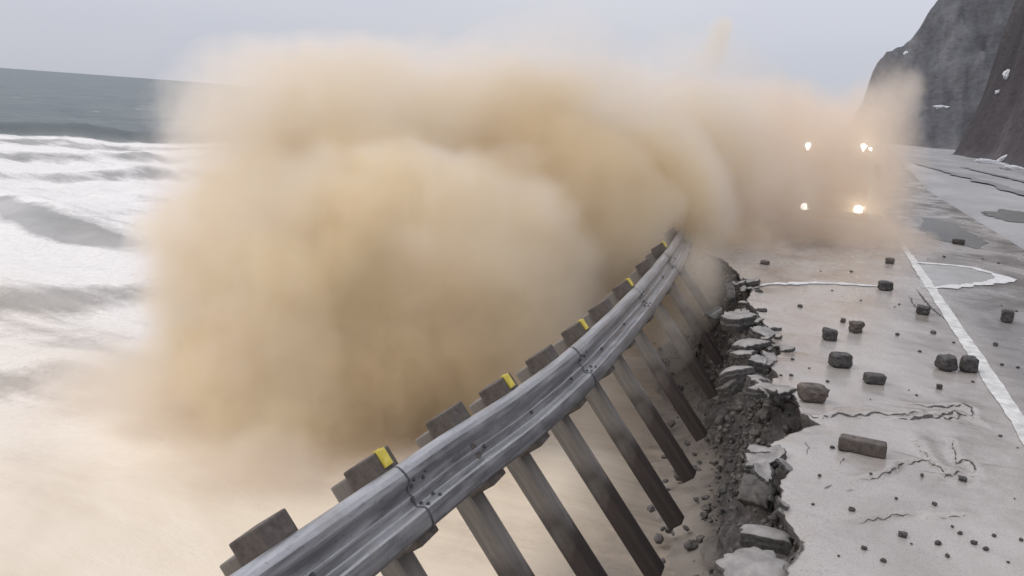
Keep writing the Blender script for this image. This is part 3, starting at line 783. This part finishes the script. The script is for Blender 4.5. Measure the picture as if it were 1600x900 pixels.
for k, y in enumerate(post_y):
    b = Vector((rail_x(y), y, rail_z(y)))
    a = R(rg.uniform(-1.2, 1.2)); dz = rg.uniform(-.03, .02)
    T_ = Vector((0, math.cos(a), math.sin(a)))
    p2 = (PV + Vector((0, -math.sin(a), 0))).normalized(); n2_ = T_.cross(p2); 
    if n2_.x < 0: n2_ = -n2_
    p2 = n2_.cross(T_)
    if p2.z < 0: p2 = -p2
    T2 = p2.cross(n2_)
    M = Matrix(((n2_.x, T2.x, p2.x, b.x), (n2_.y, T2.y, p2.y, b.y), (n2_.z, T2.z, p2.z, b.z), (0, 0, 0, 1)))
    L = [('post', post_me), ('blockout', block_me), ('post_bolt', bolt_me)]
    if y in (5.35, 7.6, 10.2, 13.4, 18.0): L.append(('reflector', refl_me))
    blk_o = None
    for nm, me_ in L:
        o = bpy.data.objects.new(nm, me_); COL.objects.link(o)
        MM = M.copy()
        if nm == 'post': MM = M @ Matrix.Translation((0, 0, dz))
        o.parent = gr; o.matrix_parent_inverse = Matrix.Translation((-rail_x(5), -5, 0)); o.matrix_basis = MM

# ------------------------------------------------------------------ the truck coming through the spray
def mt(name, c, rough=.35, metal=0.0, em=None, es=0):
    t = NT(name); m = t.bsdf(t.ramp(t.noise(3, 3), (.3, tuple(x * .8 for x in c)), (.7, c)), rough, metal)
    if em: t.b.inputs['Emission Color'].default_value = (*em, 1); t.b.inputs['Emission Strength'].default_value = es
    return m
TB = mt('truck_paint', (.05, .035, .025)); TD = mt('truck_black', (.02, .02, .022), .5); TG = mt('truck_glass', (.02, .025, .03), .08)
TC = mt('truck_chrome', (.5, .5, .5), .25, .9); TT = mt('tyre_rubber', (.015, .015, .015), .8)
TL = mt('headlight_lens', (.9, .9, .85), .2, 0, (1, .93, .76), 130); TR = mt('roof_lamp_lens', (.9, .8, .6), .2, 0, (1, .93, .76), 75); TLD = mt('dim_lens', (.9, .9, .85), .2, 0, (1, .93, .84), 55)
tr = empty('truck', (.58, 30.6, 0.0)); tr.rotation_euler.y = R(-3.5); tag(tr, 'oncoming truck with lit headlights and roof lamps half hidden in the spray', 'truck')
def part(name, mat, boxes, bev=.03, parent=None):
    bm = bmesh.new()
    for b in boxes: add_box(bm, *b, bev)
    return bm_obj(name, bm, mat, parent or tr)
bm = bmesh.new()   # cab with sloped windscreen
prof = [(0.0, .75), (0.0, 1.35), (.95, 1.62), (1.35, 2.72), (2.9, 2.78), (2.9, .75)]
for side in (-1.12, 1.12):
    for y, z in prof: bm.verts.new((side * (.93 if z > 2 else 1), y, z))
bm.verts.ensure_lookup_table(); n_ = len(prof)
for k in range(n_): bm.faces.new((bm.verts[k], bm.verts[(k + 1) % n_], bm.verts[n_ + (k + 1) % n_], bm.verts[n_ + k]))
bm.faces.new([bm.verts[k] for k in range(n_)]); bm.faces.new([bm.verts[n_ + k] for k in reversed(range(n_))])
bmesh.ops.recalc_face_normals(bm, faces=bm.faces[:]); bmesh.ops.bevel(bm, geom=bm.edges[:], offset=.05, segments=2, affect='EDGES')
bm_obj('cab', bm, TB, tr)
sv = [(-.92, .985, 1.69), (.92, .985, 1.69), (.86, 1.315, 2.60), (-.86, 1.315, 2.60)]; nrm = Vector((0, -.94, .34)) * .012
bm = bmesh.new(); a = [bm.verts.new(Vector(v) + nrm) for v in sv]; b = [bm.verts.new(Vector(v) + nrm * 2.5) for v in sv]
bm.faces.new(b); bm.faces.new(a[::-1])
for k in range(4): bm.faces.new((a[k], a[(k + 1) % 4], b[(k + 1) % 4], b[k]))
bm_obj('windshield', bm, TG, tr)
part('grille', TD, [(-.62, .62, -.05, -.002, .80 + k * .085, .85 + k * .085) for k in range(6)], .006)
part('bumper', TC, [(-1.18, 1.18, -.25, -.055, .42, .70)], .04)
part('chassis', TD, [(-.5, .5, .05, 6.8, .45, .74)], .02)
part('dump_box', TB, [(-1.2, 1.2, 3.05, 7.2, 1.0, 2.6)] + [(-1.25, -1.2, 3.2 + k * .8, 3.3 + k * .8, 1.0, 2.6) for k in range(5)] + [(1.2, 1.25, 3.2 + k * .8, 3.3 + k * .8, 1.0, 2.6) for k in range(5)], .012)
for s_ in (-1, 1):
    bm = bmesh.new(); add_cyl(bm, ((.86 * s_), -.03, .78), (0, -1, 0), .12, .07, 20); bm_obj('headlight', bm, TL if s_ > 0 else TLD, tr)
    bm = bmesh.new(); add_cyl(bm, (.90 * s_, 1.25, 2.83), (0, -1, 0), .085, .09, 16); add_box(bm, .90 * s_ - .02, .90 * s_ + .02, 1.26, 1.31, 2.66, 2.78)
    bm_obj('roof_lamp', bm, TR if s_ > 0 else TLD, tr)
    m_o = part('mirror', TD, [(s_ * 1.40 - .10, s_ * 1.40 + .10, 1.0, 1.08, 1.75, 2.25), (min(s_ * 1.08, s_ * 1.34), max(s_ * 1.08, s_ * 1.34), 1.03, 1.06, 2.0, 2.04)], .01)
    for y in (.95, 4.6, 5.8):
        bm = bmesh.new(); add_cyl(bm, (s_ * 1.0, y, .52), (1, 0, 0), .52, .30, 28); wo = bm_obj('wheel', bm, TT, tr)
        bm = bmesh.new(); add_cyl(bm, (s_ * 1.155, y, .52), (1, 0, 0), .28, .02, 20); bm_obj('rim', bm, TC, wo)
bm = bmesh.new(); add_cyl(bm, (1.12, 1.25, 2.74), (0, -1, 0), .045, .06, 12); bm_obj('marker_lamp', bm, TR, tr)

# ------------------------------------------------------------------ the wave's spray: a cloud of muddy water in the air
BL = [
    (-11.63, 16.21, 1.95, 2.36, 2.28, 0.42),
    (-11.68, 14.54, -0.56, 1.56, 2.50, 0.70),
    (-10.69, 12.84, -2.43, 1.61, 1.36, 0.50),
    (-12.90, 13.08, -2.77, 1.38, 0.85, 0.30),
    (-8.96, 13.91, -1.77, 2.40, 2.40, 1.00),
    (-9.84, 14.94, 0.30, 2.38, 2.25, 0.70),
    (-9.97, 17.85, 1.89, 2.85, 2.48, 0.50),
    (-6.94, 16.00, -0.43, 2.94, 2.94, 1.20),
    (-7.50, 19.68, 1.42, 3.00, 2.84, 0.62),
    (-5.47, 19.15, 0.76, 2.55, 2.55, 1.20),
    (-5.99, 22.71, 2.94, 2.59, 1.90, 0.25),
    (-4.29, 22.30, 0.90, 2.37, 2.37, 1.00),
    (-3.70, 22.06, -1.05, 2.03, 1.52, 1.00),
    (-2.82, 26.63, 1.06, 2.93, 2.34, 0.70),
    (-0.73, 29.61, 1.48, 3.37, 2.73, 0.30),
    (1.31, 30.98, 2.02, 2.03, 3.10, 0.27),
    (1.91, 32.29, 4.51, 1.20, 1.31, 0.26),
    (-3.25, 25.35, 5.60, 0.47, 0.81, 0.75),
    (-3.68, 25.97, 4.23, 2.44, 1.69, 0.12),
    (-10.05, 20.38, 3.61, 4.63, 1.32, 0.18),
    (-8.55, 12.29, -2.84, 1.97, 0.87, 0.50),
    (0.48, 28.82, -0.03, 3.27, 0.92, 0.50),
    (-2.27, 24.88, -0.31, 2.02, 1.01, 0.80),
    (-7.18, 22.63, 4.38, 2.76, 1.56, 0.12),
    (-4.04, 25.56, 3.00, 2.44, 1.69, 0.32),
    (-2.13, 31.71, 3.35, 3.83, 1.58, 0.28),
    (-8.42, 16.42, 0.85, 2.63, 1.94, 0.60),
    (-2.06, 17.48, 0.13, 0.66, 0.99, 0.26),
    (-2.11, 15.17, -0.44, 0.47, 0.70, 0.12),
]
VOL_K = 3.6
def mat_spray():
    t = NT('muddy_spray_in_air')
    geo_ = t.n('NewGeometry'); pos = geo_.outputs['Position']
    nz = t.n('TexNoise'); nz.inputs['Scale'].default_value = .5; nz.inputs['Detail'].default_value = 5; nz.inputs['Roughness'].default_value = .62
    t.l(pos, nz.inputs['Vector'])
    off = t.n('VectorMath', operation='MULTIPLY_ADD'); t.l(nz.outputs['Color'], off.inputs[0]); off.inputs[1].default_value = (2.4, 2.4, 2.4); off.inputs[2].default_value = (-1.2, -1.2, -1.2)
    add = t.n('VectorMath', operation='ADD'); t.l(pos, add.inputs[0]); t.l(off.outputs[0], add.inputs[1]); wp = add.outputs[0]
    sp2 = t.n('Mapping'); sp2.inputs['Rotation'].default_value = (0, R(25), R(20)); sp2.inputs['Scale'].default_value = (1.5, 1.5, .45); t.l(pos, sp2.inputs[0])
    streak = t.noise(1.0, 4, .6, sp2.outputs[0], .6)
    tot = None
    for x, y, z, a, b, w_ in BL:
        m1 = t.n('VectorMath', operation='MULTIPLY_ADD'); t.l(wp, m1.inputs[0])
        a2, b2 = a * 1.12, b * 1.12
        m1.inputs[1].default_value = (1 / a2, 1 / a2, 1 / b2); m1.inputs[2].default_value = (-x / a2, -y / a2, -z / b2)
        dt_ = t.n('VectorMath', operation='DOT_PRODUCT'); t.l(m1.outputs[0], dt_.inputs[0]); t.l(m1.outputs[0], dt_.inputs[1])
        v = t.math('MULTIPLY_ADD', dt_.outputs['Value'], -w_, w_); v = t.math('MAXIMUM', v, 0.0)
        tot = v if tot is None else t.math('ADD', tot, v)
    br = t.math('ADD', t.math('ADD', t.math('MULTIPLY', nz.outputs[0], 1.6), t.math('MULTIPLY', streak, 1.5)), -.85)
    dens = t.math('MULTIPLY', t.math('MULTIPLY', tot, br), VOL_K)
    dens = t.math('MAXIMUM', dens, 0.0)
    dk = None
    for x, y, z, a in ((-5.23, 18.99, 2.06, 3.0), (-6.63, 13.71, -1.44, 2.5), (-10.0, 12.72, -1.63, 1.3), (-3.76, 21.36, .72, 2.2)):   # where the water is heaviest with mud
        m1 = t.n('VectorMath', operation='MULTIPLY_ADD'); t.l(wp, m1.inputs[0]); m1.inputs[1].default_value = (1 / a,) * 3; m1.inputs[2].default_value = (-x / a, -y / a, -z / a)
        dt_ = t.n('VectorMath', operation='DOT_PRODUCT'); t.l(m1.outputs[0], dt_.inputs[0]); t.l(m1.outputs[0], dt_.inputs[1])
        v = t.math('MAXIMUM', t.math('SUBTRACT', 1.0, dt_.outputs['Value']), 0.0)
        dk = v if dk is None else t.math('ADD', dk, v)
    dk = t.math('MINIMUM', t.math('MULTIPLY', dk, t.math('MULTIPLY', nz.outputs[0], 2.2)), 1.0)
    mud = t.ramp(t.math('MULTIPLY', tot, .5), (.04, (.94, .89, .84)), (.26, (.935, .845, .69)), (.66, (.92, .79, .54)))
    mud = t.mix(dk, mud, (.845, .72, .52))
    sx_ = t.n('SeparateXYZ'); t.l(pos, sx_.inputs[0])
    mud = t.mix(t.ramp(t.math('MULTIPLY_ADD', sx_.outputs[0], .1, .5), (.22, 0.0), (.36, .75)), mud, (.92, .82, .72))
    pv = t.n('VolumePrincipled'); t.l(mud, pv.inputs['Color']); t.l(dens, pv.inputs['Density']); pv.inputs['Anisotropy'].default_value = .1
    t.l(pv.outputs[0], t.out.inputs['Volume'])
    return t.m
mb = bpy.data.metaballs.new('mb')
import itertools
bm = bmesh.new()
for x, y, z, a, b, w_ in BL:
    bmesh.ops.create_icosphere(bm, subdivisions=3, radius=1, matrix=Matrix.Translation((x, y, z)) @ Matrix.Diagonal((a * 1.22, a * 1.22, b * 1.22, 1)))
bpy.data.metaballs.remove(mb)
tmp_me = bpy.data.meshes.new('tmp'); bm.to_mesh(tmp_me); bm.free()
tmp = bpy.data.objects.new('tmp', tmp_me); COL.objects.link(tmp)
md = tmp.modifiers.new('r', 'REMESH'); md.mode = 'VOXEL'; md.voxel_size = .28
dg = bpy.context.evaluated_depsgraph_get(); ev = bpy.data.meshes.new_from_object(tmp.evaluated_get(dg))
bpy.data.objects.remove(tmp)
sp = link('wave_spray', ev, mat_spray()); tag(sp, 'cloud of muddy brown spray from the wave bursting over the barrier and road', 'spray', kind='stuff')
